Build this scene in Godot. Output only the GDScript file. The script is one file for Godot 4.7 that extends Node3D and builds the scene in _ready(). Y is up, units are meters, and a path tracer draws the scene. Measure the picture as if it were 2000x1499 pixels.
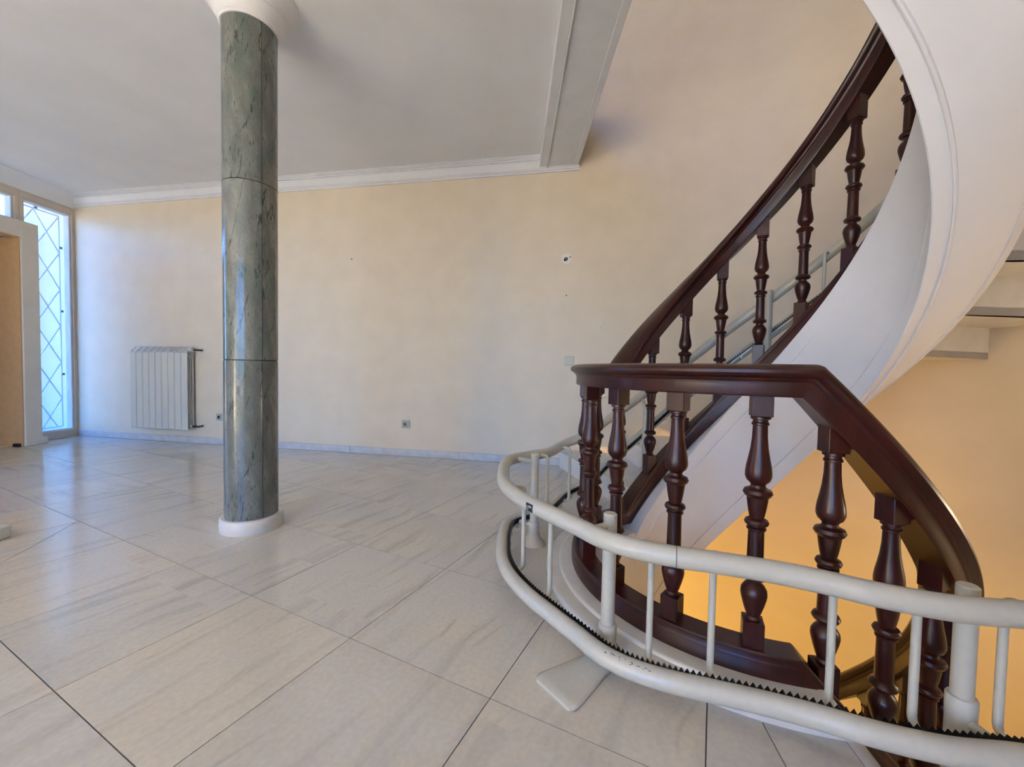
extends Node3D
# Hall of a house: marble landing, marble-clad column, circular stair with turned
# mahogany balustrade and a stairlift rail. Units are metres, y is up.

const H := 0.848            # camera height
const CX := 0.9263          # axis of the stair well
const CZ := -1.6687
const RB := 0.613           # radius of the baluster line
const K := 0.011917         # rise per degree of the flights
const RIN := 0.530          # inner face of the string
const ROUT := 0.750         # outer face of the string beam
const RW := 1.786           # curved stairwell wall
const CEIL := 2.665
const UP := 2.983           # upper floor level
const LOW := -3.0           # lower floor level
const WANG := 11.0          # turn of the back wall
const WX := -0.0567         # a point on the back wall line
const WZ := -3.6825
const FZ := 3.7             # front wall behind the viewer
const LX := -4.933          # glazed entrance wall

var M := {}
var used := {}

# ---------------------------------------------------------------- helpers
func numbered(called: String) -> String:
	if not used.has(called):
		used[called] = 0
		return called
	used[called] += 1
	return "%s_%03d" % [called, used[called]]

func meta(o, label := "", category := "", group := "", kind := ""):
	if label != "": o.set_meta("label", label)
	if category != "": o.set_meta("category", category)
	if group != "": o.set_meta("group", group)
	if kind != "": o.set_meta("kind", kind)
	return o

func thing(called: String, label: String, category: String, at := Vector3.ZERO, turn := 0.0, group := "") -> Node3D:
	var o := Node3D.new()
	o.name = numbered(called)
	add_child(o)
	o.position = at
	o.rotation.y = turn
	meta(o, label, category, group)
	return o

func struct(called: String, label: String, category: String, mesh: Mesh, mat: Material) -> MeshInstance3D:
	var o := inst(called, mesh, mat, self)
	meta(o, label, category, "", "structure")
	return o

func inst(called: String, mesh: Mesh, mat: Material, parent: Node) -> MeshInstance3D:
	var o := MeshInstance3D.new()
	o.name = called
	o.mesh = mesh
	o.material_override = mat
	o.cast_shadow = GeometryInstance3D.SHADOW_CASTING_SETTING_ON
	parent.add_child(o, true)
	return o

func new_st() -> SurfaceTool:
	var st := SurfaceTool.new()
	st.begin(Mesh.PRIMITIVE_TRIANGLES)
	return st

func done(st: SurfaceTool) -> ArrayMesh:
	st.generate_normals()
	return st.commit()

func tri(st: SurfaceTool, a: Vector3, b: Vector3, c: Vector3):
	st.add_vertex(a); st.add_vertex(b); st.add_vertex(c)

func quad(st: SurfaceTool, a: Vector3, b: Vector3, c: Vector3, d: Vector3):
	tri(st, a, b, c); tri(st, a, c, d)

func flat(st: SurfaceTool):
	st.set_smooth_group(-1)

# box between two corners, in a frame t, with chamfered edges when bev > 0
func bx(st: SurfaceTool, lo: Vector3, hi: Vector3, t := Transform3D.IDENTITY, bev := 0.0):
	flat(st)
	var c := (lo + hi) * 0.5
	var e := (hi - lo) * 0.5
	var b: float = min(bev, min(e.x, min(e.y, e.z)) * 0.9)
	var ax := [Vector3(1, 0, 0), Vector3(0, 1, 0), Vector3(0, 0, 1)]
	for i in 3:
		for s in [-1.0, 1.0]:
			var n: Vector3 = ax[i] * s
			var u: Vector3 = ax[(i + 1) % 3]
			var v: Vector3 = ax[(i + 2) % 3]
			var en := e[i]
			var eu := e[(i + 1) % 3] - b
			var ev := e[(i + 2) % 3] - b
			var p := [c + n * en - u * eu - v * ev, c + n * en + u * eu - v * ev, c + n * en + u * eu + v * ev, c + n * en - u * eu + v * ev]
			if s > 0: p.reverse()
			quad(st, t * p[0], t * p[1], t * p[2], t * p[3])
	if b > 0.0:
		for i in 3:
			var w: Vector3 = ax[i]
			var u: Vector3 = ax[(i + 1) % 3]
			var v: Vector3 = ax[(i + 2) % 3]
			var ew := e[i] - b
			var eu := e[(i + 1) % 3]
			var ev := e[(i + 2) % 3]
			for su in [-1.0, 1.0]:
				for sv in [-1.0, 1.0]:
					var a1: Vector3 = c + u * su * eu + v * sv * (ev - b)
					var a2: Vector3 = c + u * su * (eu - b) + v * sv * ev
					var p := [a1 - w * ew, a1 + w * ew, a2 + w * ew, a2 - w * ew]
					if su * sv < 0: p.reverse()
					quad(st, t * p[0], t * p[1], t * p[2], t * p[3])
		for sx in [-1.0, 1.0]:
			for sy in [-1.0, 1.0]:
				for sz in [-1.0, 1.0]:
					var q := [c + Vector3(sx * e.x, sy * (e.y - b), sz * (e.z - b)), c + Vector3(sx * (e.x - b), sy * e.y, sz * (e.z - b)), c + Vector3(sx * (e.x - b), sy * (e.y - b), sz * e.z)]
					if sx * sy * sz > 0: q.reverse()
					tri(st, t * q[0], t * q[1], t * q[2])

func box_mesh(lo: Vector3, hi: Vector3, bev := 0.0, t := Transform3D.IDENTITY) -> ArrayMesh:
	var st := new_st()
	bx(st, lo, hi, t, bev)
	return done(st)

# turned shape round the y axis: points are Vector2(radius, height), bottom to top
func lathe(st: SurfaceTool, pts: Array, at := Vector3.ZERO, sides := 28, limit := 38.0, t := Transform3D.IDENTITY, a0 := 0.0, a1 := TAU):
	var g := 1
	for i in pts.size() - 1:
		if i > 0:
			var d0: Vector2 = (pts[i] - pts[i - 1]).normalized()
			var d1: Vector2 = (pts[i + 1] - pts[i]).normalized()
			if rad_to_deg(acos(clamp(d0.dot(d1), -1, 1))) > limit: g += 1
		st.set_smooth_group(g)
		for k in sides:
			var p0 := a0 + (a1 - a0) * k / sides
			var p1 := a0 + (a1 - a0) * (k + 1) / sides
			if k + 1 == sides and a1 - a0 > 6.28: p1 = a0
			var c0 := Vector3(cos(p0), 0, sin(p0))
			var c1 := Vector3(cos(p1), 0, sin(p1))
			var a: Vector3 = t * (at + c0 * pts[i].x + Vector3(0, pts[i].y, 0))
			var b: Vector3 = t * (at + c1 * pts[i].x + Vector3(0, pts[i].y, 0))
			var c: Vector3 = t * (at + c1 * pts[i + 1].x + Vector3(0, pts[i + 1].y, 0))
			var d: Vector3 = t * (at + c0 * pts[i + 1].x + Vector3(0, pts[i + 1].y, 0))
			if pts[i].x > 0.00001: tri(st, a, b, c)
			if pts[i + 1].x > 0.00001: tri(st, a, c, d)

func well(phi: float, r: float, y: float) -> Vector3:
	var a := deg_to_rad(phi)
	return Vector3(CX + r * cos(a), y, CZ - r * sin(a))

# profile swept round the well. prof: closed list of Vector2(r, v); hf(phi, v) gives the height
func sweep(st: SurfaceTool, prof: Array, hf: Callable, p0: float, p1: float, step: float, limit := 40.0, caps := true):
	var n := prof.size()
	var cols := int(ceil(abs(p1 - p0) / step))
	var groups := []
	var g := 1
	for i in n:
		if i > 0:
			var d0: Vector2 = (prof[i] - prof[i - 1]).normalized()
			var d1: Vector2 = (prof[(i + 1) % n] - prof[i]).normalized()
			if rad_to_deg(acos(clamp(d0.dot(d1), -1, 1))) > limit: g += 1
		groups.append(g)
	var prev := []
	for c in cols + 1:
		var phi := p0 + (p1 - p0) * c / cols
		var row := []
		for q in prof: row.append(well(phi, q.x, hf.call(phi, q.y)))
		if c > 0:
			for i in n:
				st.set_smooth_group(groups[i])
				var j := (i + 1) % n
				quad(st, prev[i], row[i], row[j], prev[j])
		if caps and (c == 0 or c == cols):
			flat(st)
			var poly := PackedVector2Array(prof)
			var idx := Geometry2D.triangulate_polygon(poly)
			for k in range(0, idx.size(), 3):
				if c == 0: tri(st, row[idx[k]], row[idx[k + 1]], row[idx[k + 2]])
				else: tri(st, row[idx[k]], row[idx[k + 2]], row[idx[k + 1]])
		prev = row

# round tube along a list of points; rad may be a float
func tube(st: SurfaceTool, path: Array, rad: float, sides := 14, caps := true):
	var n := path.size()
	var tg := []
	for i in n:
		var a: Vector3 = path[max(i - 1, 0)]
		var b: Vector3 = path[min(i + 1, n - 1)]
		tg.append((b - a).normalized())
	var u: Vector3 = tg[0].cross(Vector3.UP if abs(tg[0].y) < 0.9 else Vector3.RIGHT).normalized()
	var prev := []
	for i in n:
		u = (u - tg[i] * u.dot(tg[i])).normalized()
		var v: Vector3 = tg[i].cross(u)
		var row := []
		for k in sides:
			var a := TAU * k / sides
			row.append(path[i] + (u * cos(a) + v * sin(a)) * rad)
		if i > 0:
			st.set_smooth_group(1)
			for k in sides:
				var j := (k + 1) % sides
				quad(st, prev[k], prev[j], row[j], row[k])
		if caps and (i == 0 or i == n - 1):
			flat(st)
			for k in sides:
				var j := (k + 1) % sides
				if i == 0: tri(st, path[0], row[j], row[k])
				else: tri(st, path[i], row[k], row[j])
		prev = row

func tube_mesh(path: Array, rad: float, sides := 14) -> ArrayMesh:
	var st := new_st()
	tube(st, path, rad, sides)
	return done(st)

# smooth curve through points
func curve_through(pts: Array, per := 8) -> Array:
	var out := []
	for i in pts.size() - 1:
		var a: Vector3 = pts[max(i - 1, 0)]
		var b: Vector3 = pts[i]
		var c: Vector3 = pts[i + 1]
		var d: Vector3 = pts[min(i + 2, pts.size() - 1)]
		for k in per: out.append(b.cubic_interpolate(c, a, d, float(k) / per))
	out.append(pts[-1])
	return out

# corner points joined with rounded bends of the given radius
func bent(pts: Array, rad: float, per := 6) -> Array:
	var out := [pts[0]]
	for i in range(1, pts.size() - 1):
		var a: Vector3 = (pts[i - 1] - pts[i])
		var b: Vector3 = (pts[i + 1] - pts[i])
		var l: float = min(rad, min(a.length(), b.length()) * 0.48)
		var p0: Vector3 = pts[i] + a.normalized() * l
		var p1: Vector3 = pts[i] + b.normalized() * l
		for k in per + 1:
			var t := float(k) / per
			out.append(p0.lerp(pts[i], t).lerp(pts[i].lerp(p1, t), t))
	out.append(pts[-1])
	return out

# flat polygon in plan (x, z) pulled from y0 up to y1; uv by plan frame
func prism(st: SurfaceTool, poly: PackedVector2Array, y0: float, y1: float, ua := Vector2(1, 0), va := Vector2(0, 1), uo := Vector2.ZERO):
	flat(st)
	var p := poly
	if Geometry2D.is_polygon_clockwise(p): p.reverse()
	var idx := Geometry2D.triangulate_polygon(p)
	for k in range(0, idx.size(), 3):
		for m in [0, 1, 2]:
			var q: Vector2 = p[idx[k + m]]
			st.set_uv(Vector2(q.dot(ua), q.dot(va)) + uo)
			st.add_vertex(Vector3(q.x, y1, q.y))
		for m in [0, 2, 1]:
			var q: Vector2 = p[idx[k + m]]
			st.set_uv(Vector2(q.dot(ua), q.dot(va)) + uo)
			st.add_vertex(Vector3(q.x, y0, q.y))
	for i in p.size():
		var a: Vector2 = p[i]
		var b: Vector2 = p[(i + 1) % p.size()]
		for w in [[a, y0], [a, y1], [b, y1], [a, y0], [b, y1], [b, y0]]:
			var q: Vector2 = w[0]
			st.set_uv(Vector2(q.dot(ua), q.dot(va)) + uo)
			st.add_vertex(Vector3(q.x, w[1], q.y))

func prism_mesh(poly: PackedVector2Array, y0: float, y1: float) -> ArrayMesh:
	var st := new_st()
	prism(st, poly, y0, y1)
	return done(st)

# profile (Vector2(out from wall, height)) pulled along the x axis of a frame
func extrude_x(st: SurfaceTool, prof: Array, x0: float, x1: float, t: Transform3D, limit := 40.0):
	var n := prof.size()
	var g := 1
	for i in n:
		if i > 0:
			var d0: Vector2 = (prof[i] - prof[i - 1]).normalized()
			var d1: Vector2 = (prof[(i + 1) % n] - prof[i]).normalized()
			if rad_to_deg(acos(clamp(d0.dot(d1), -1, 1))) > limit: g += 1
		st.set_smooth_group(g)
		var a: Vector2 = prof[i]
		var b: Vector2 = prof[(i + 1) % n]
		quad(st, t * Vector3(x0, a.y, a.x), t * Vector3(x1, a.y, a.x), t * Vector3(x1, b.y, b.x), t * Vector3(x0, b.y, b.x))
	flat(st)
	var idx := Geometry2D.triangulate_polygon(PackedVector2Array(prof))
	for x in [x0, x1]:
		for k in range(0, idx.size(), 3):
			var q := [prof[idx[k]], prof[idx[k + 1]], prof[idx[k + 2]]]
			if x == x1: q.reverse()
			tri(st, t * Vector3(x, q[0].y, q[0].x), t * Vector3(x, q[1].y, q[1].x), t * Vector3(x, q[2].y, q[2].x))

# ---------------------------------------------------------------- materials
func plain(c: Color, rough := 0.6, spec := 0.5) -> StandardMaterial3D:
	var m := StandardMaterial3D.new()
	m.albedo_color = c
	m.roughness = rough
	m.metallic_specular = spec
	return m

func noise_tex(seed_: int, freq: float, lo: Color, hi: Color, oct := 4, size := 512) -> NoiseTexture2D:
	var n := FastNoiseLite.new()
	n.seed = seed_
	n.frequency = freq
	n.fractal_octaves = oct
	var t := NoiseTexture2D.new()
	t.noise = n
	t.width = size
	t.height = size
	t.seamless = true
	var g := Gradient.new()
	g.set_color(0, lo)
	g.set_color(1, hi)
	t.color_ramp = g
	return t

func triplanar(lo: Color, hi: Color, seed_: int, freq: float, scale_: float, rough: float, spec := 0.5) -> StandardMaterial3D:
	var m := plain(Color.WHITE, rough, spec)
	m.albedo_texture = noise_tex(seed_, freq, lo, hi)
	m.uv1_triplanar = true
	m.uv1_world_triplanar = true
	m.uv1_scale = Vector3.ONE * scale_
	return m

func marble_floor_tex(seed_: int, base: Color, vein: Color, warm: Color) -> ImageTexture:
	var n := FastNoiseLite.new()
	n.seed = seed_
	n.frequency = 1.0
	n.fractal_octaves = 4
	var w := FastNoiseLite.new()
	w.seed = seed_ + 7
	w.frequency = 1.0
	w.fractal_octaves = 3
	var S := 384
	var img := Image.create(S, S, false, Image.FORMAT_RGB8)
	for y in S:
		for x in S:
			var u := float(x) / S
			var v := float(y) / S
			var wob := w.get_noise_2d(u * 1.6, v * 1.6) * 0.05
			var s := n.get_noise_2d(u * 1.1, (v + wob) * 11.0)
			var blot := w.get_noise_2d(u * 3.0 + 9.0, v * 3.0 + 4.0)
			var fine := n.get_noise_2d(u * 60.0, v * 60.0)
			var k: float = clamp((s - 0.10) * 1.3, 0.0, 1.0)
			var c := base.lerp(warm, clamp(0.5 + blot * 1.1, 0.0, 1.0)).lerp(vein, k * 0.6)
			var str_: float = clamp((n.get_noise_2d(u * 2.0 + 30.0, (v + wob) * 40.0) - 0.25) * 3.0, 0.0, 1.0) * clamp(0.3 + blot * 2.0, 0.0, 1.0)
			c = c.lerp(vein.darkened(0.1), str_ * 0.35)
			c = c * (1.0 + fine * 0.04)
			img.set_pixel(x, y, Color(c.r, c.g, c.b))
	return ImageTexture.create_from_image(img)

func column_tex(seed_: int, tint: float) -> ImageTexture:
	var n := FastNoiseLite.new()
	n.seed = seed_
	n.frequency = 1.0
	n.fractal_octaves = 5
	var S := 320
	var T := 640
	var img := Image.create(S, T, false, Image.FORMAT_RGB8)
	var a := Color(0.355, 0.365, 0.345)
	var b := Color(0.475, 0.485, 0.455)
	var gr := Color(0.335, 0.39, 0.355)
	var dk := Color(0.17, 0.18, 0.17)
	for y in T:
		for x in S:
			var u := float(x) / S
			var v := float(y) / T
			var q := n.get_noise_2d(u * 5.0 + v * 1.6, v * 3.2)
			var f := n.get_noise_2d(u * 34.0, v * 12.0)
			var mott := n.get_noise_2d(u * 80.0, v * 60.0)
			var c := a.lerp(b, clamp(0.5 + q * 0.8 + f * 0.3 + mott * 0.45, 0.0, 1.0))
			c = c.lerp(gr, clamp(n.get_noise_2d(u * 3.0 + 20.0, v * 4.0) * 1.5, 0.0, 0.6))
			var d := n.get_noise_2d(u * 2.2 - v * 1.1 + 50.0, v * 0.9 + u * 0.5)
			var vein: float = clamp(1.0 - abs(d) * 9.0, 0.0, 1.0)
			c = c.lerp(dk, vein * vein * clamp(0.25 + f * 2.2 + q * 1.2, 0.0, 0.85))
			var spot: float = clamp((f - 0.28) * 3.0, 0.0, 0.6)
			c = c.lerp(dk, spot * clamp(0.4 + q * 2.0, 0.0, 1.0))
			c = c * tint
			img.set_pixel(x, y, Color(c.r, c.g, c.b))
	return ImageTexture.create_from_image(img)

func wood_tex(seed_: int) -> ImageTexture:
	var n := FastNoiseLite.new()
	n.seed = seed_
	n.frequency = 1.0
	n.fractal_octaves = 4
	var S := 384
	var img := Image.create(S, S, false, Image.FORMAT_RGB8)
	var a := Color(0.150, 0.050, 0.038)
	var b := Color(0.255, 0.092, 0.064)
	for y in S:
		for x in S:
			var u := float(x) / S
			var v := float(y) / S
			var g := n.get_noise_2d(u * 44.0, v * 3.0)
			var h := n.get_noise_2d(u * 4.0 + 11.0, v * 2.0)
			var c := a.lerp(b, clamp(0.45 + g * 0.55 + h * 0.6, 0.0, 1.0))
			img.set_pixel(x, y, c)
	return ImageTexture.create_from_image(img)

func make_materials():
	M.wall = triplanar(Color(0.845, 0.785, 0.690), Color(0.880, 0.820, 0.725), 3, 0.012, 0.5, 0.42, 0.4)
	M.ceiling = triplanar(Color(0.90, 0.89, 0.87), Color(0.925, 0.915, 0.90), 5, 0.01, 0.4, 0.75)
	M.white = triplanar(Color(0.865, 0.86, 0.85), Color(0.895, 0.89, 0.88), 6, 0.02, 0.6, 0.5)
	M.string = triplanar(Color(0.855, 0.845, 0.84), Color(0.885, 0.875, 0.87), 16, 0.012, 0.5, 0.6)
	M.frame = triplanar(Color(0.80, 0.74, 0.66), Color(0.83, 0.775, 0.70), 8, 0.02, 0.6, 0.45)
	M.casing = triplanar(Color(0.85, 0.81, 0.75), Color(0.875, 0.84, 0.785), 9, 0.02, 0.6, 0.42)
	M.reveal = triplanar(Color(0.77, 0.61, 0.43), Color(0.80, 0.65, 0.47), 10, 0.03, 0.8, 0.5)  # beige stands in for the shade inside the portal
	M.stone = triplanar(Color(0.80, 0.785, 0.755), Color(0.87, 0.855, 0.83), 12, 0.012, 0.9, 0.28)
	M.plinth = triplanar(Color(0.82, 0.795, 0.75), Color(0.86, 0.84, 0.80), 13, 0.02, 1.0, 0.25)
	M.skirt = triplanar(Color(0.72, 0.72, 0.715), Color(0.815, 0.81, 0.80), 14, 0.02, 0.9, 0.3)
	M.grout = plain(Color(0.34, 0.30, 0.255), 0.9)
	M.joint = plain(Color(0.16, 0.16, 0.15), 0.8)
	M.lift = triplanar(Color(0.715, 0.695, 0.635), Color(0.75, 0.73, 0.67), 21, 0.03, 3.0, 0.3)
	M.lift_worn = triplanar(Color(0.72, 0.705, 0.65), Color(0.76, 0.745, 0.69), 23, 0.03, 3.0, 0.26)
	M.cuff = plain(Color(0.74, 0.725, 0.67), 0.45)
	M.steel = plain(Color(0.17, 0.165, 0.16), 0.38)
	M.steel.metallic = 0.75
	M.label_dark = plain(Color(0.10, 0.10, 0.10), 0.3)
	M.label_grey = plain(Color(0.66, 0.65, 0.62), 0.3)
	M.radiator = plain(Color(0.79, 0.775, 0.72), 0.38)
	M.dark = plain(Color(0.06, 0.055, 0.05), 0.7)
	M.brass = plain(Color(0.30, 0.27, 0.22), 0.35)
	M.brass.metallic = 0.8
	M.plastic = plain(Color(0.755, 0.75, 0.69), 0.4)
	M.plastic_grey = plain(Color(0.64, 0.62, 0.58), 0.45)
	M.grille = plain(Color(0.86, 0.88, 0.90), 0.35)
	M.hinge = plain(Color(0.22, 0.25, 0.28), 0.5)
	M.plaster = plain(Color(0.90, 0.87, 0.82), 0.8)
	M.earth = triplanar(Color(0.36, 0.35, 0.31), Color(0.50, 0.48, 0.44), 31, 0.03, 0.4, 0.9)
	M.ashlar = []
	for i in 4:
		var k := 0.62 + 0.05 * i
		M.ashlar.append(triplanar(Color(0.50, 0.475, 0.43) * k, Color(0.67, 0.645, 0.60) * k, 40 + i, 0.02, 1.2, 0.9))
	var w := plain(Color.WHITE, 0.34, 0.42)
	w.albedo_texture = wood_tex(4)
	w.uv1_triplanar = true
	w.uv1_world_triplanar = true
	w.uv1_scale = Vector3(2.2, 2.2, 2.2)
	w.clearcoat_enabled = true
	w.clearcoat = 0.12
	w.clearcoat_roughness = 0.15
	M.wood = w
	M.tiles = []
	var tones := [
		[Color(0.788, 0.764, 0.713), Color(0.655, 0.631, 0.587), Color(0.813, 0.778, 0.703)],
		[Color(0.803, 0.778, 0.732), Color(0.680, 0.656, 0.616), Color(0.783, 0.753, 0.689)],
		[Color(0.763, 0.744, 0.699), Color(0.630, 0.612, 0.572), Color(0.798, 0.769, 0.703)],
		[Color(0.808, 0.778, 0.718), Color(0.690, 0.661, 0.606), Color(0.818, 0.778, 0.699)],
		[Color(0.778, 0.753, 0.708), Color(0.650, 0.626, 0.591), Color(0.788, 0.764, 0.703)]]
	for i in 5:
		var m := plain(Color.WHITE, 0.15, 0.5)
		m.albedo_texture = marble_floor_tex(60 + i * 13, tones[i][0], tones[i][1], tones[i][2])
		M.tiles.append(m)
	M.column = []
	for i in 4:
		var m := plain(Color.WHITE, 0.16, 0.5)
		m.albedo_texture = column_tex(90 + i * 5, [1.0, 0.92, 1.07, 0.97][i])
		M.column.append(m)
	var g := plain(Color(0.93, 0.97, 1.0, 0.06), 0.03, 0.5)
	g.transparency = BaseMaterial3D.TRANSPARENCY_ALPHA
	M.glass = g

# ---------------------------------------------------------------- geometry of the place
func wall_frame() -> Transform3D:
	# x along the back wall, z out of it into the room, origin on the wall at floor level
	var a := deg_to_rad(WANG)
	var ex := Vector3(cos(a), 0, sin(a))
	return Transform3D(Basis(ex, Vector3.UP, ex.cross(Vector3.UP)), Vector3(WX, 0, WZ))

func along_wall(x: float) -> float:
	return (x - WX) / cos(deg_to_rad(WANG))

func wall_pt(s: float, out_ := 0.0) -> Vector2:
	var p := wall_frame() * Vector3(s, 0, out_)
	return Vector2(p.x, p.z)

func run(phi: float) -> float:
	# height of the stair line over the floor, by unwrapped angle
	return K * max(0.0, 122.5 - phi) - K * max(0.0, phi - 257.0)

func line_h(phi: float, ka: float, kd: float) -> float:
	return K * max(0.0, ka - phi) - K * max(0.0, phi - kd)

func base_h(phi: float, v: float) -> float:
	var t := v / 0.07
	return 0.03 + v + line_h(phi, 118.5 + 3.0 * t, 254.8 + 1.5 * t)

func rail_h(phi: float, v: float) -> float:
	var t := v / 0.085
	return 0.7875 + v + line_h(phi, 123.5 + 5.0 * t, 253.8 + 3.5 * t)

func step_out(phi: float) -> float:
	var d := fposmod(phi, 360.0)
	if d > 79.0 and d < 180.0: return min(RW / cos(deg_to_rad(d - 79.0)), 2.6) - 0.06
	return RW - 0.045

func arc(r: float, p0: float, p1: float, step := 3.0) -> PackedVector2Array:
	var out := PackedVector2Array()
	var n := int(ceil(abs(p1 - p0) / step))
	for i in n + 1:
		var q := well(p0 + (p1 - p0) * i / n, r, 0)
		out.append(Vector2(q.x, q.z))
	return out

func floor_outline(r: float) -> PackedVector2Array:
	var p := PackedVector2Array()
	p.append(Vector2(LX + 0.0, wall_pt(along_wall(LX)).y))
	var q := well(105.0, 1.985, 0)
	p.append(Vector2(q.x, q.z))
	p.append_array(arc(r, 105.0, 261.5))
	q = well(261.5, RW, 0)
	p.append(Vector2(q.x, q.z))
	p.append(Vector2(q.x, FZ))
	p.append(Vector2(LX, FZ))
	return p

# ---------------------------------------------------------------- scene
func _ready():
	var cam := Camera3D.new()
	cam.name = "camera"
	add_child(cam)
	cam.position = Vector3(0, H, 0)
	cam.rotation_degrees = Vector3(-2.033, 0, 1.0465)
	cam.fov = 86.48
	cam.near = 0.02
	cam.current = true

	var env := Environment.new()
	env.background_mode = Environment.BG_SKY
	var sm := ProceduralSkyMaterial.new()
	sm.sky_top_color = Color(0.20, 0.54, 1.0)
	sm.sky_horizon_color = Color(0.52, 0.78, 1.0)
	sm.ground_bottom_color = Color(0.42, 0.40, 0.37)
	sm.ground_horizon_color = Color(0.55, 0.53, 0.50)
	sm.sky_energy_multiplier = 3.0
	sm.ground_energy_multiplier = 2.0
	var sky := Sky.new()
	sky.sky_material = sm
	env.sky = sky
	env.tonemap_mode = Environment.TONE_MAPPER_LINEAR
	env.tonemap_exposure = 0.96
	env.sdfgi_enabled = true
	env.ssao_enabled = true
	env.ssil_enabled = true
	var we := WorldEnvironment.new()
	we.name = "world"
	we.environment = env
	add_child(we)

	var sun := DirectionalLight3D.new()
	sun.name = "sun"
	add_child(sun)
	sun.look_at_from_position(Vector3(3.4, 4.6, 4.2), Vector3.ZERO)
	sun.light_color = Color(1.0, 0.99, 0.965)
	sun.light_energy = 42.0
	sun.light_angular_distance = 0.6
	sun.shadow_enabled = true

	make_materials()
	build_shell()
	build_floor()
	build_entrance()
	build_cornice()
	build_outside()
	build_stairs()
	build_balustrade()
	build_curb()
	build_column()
	build_lift()
	build_radiator()
	build_wall_fittings()
	build_low_step()
	build_lamp()

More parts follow.
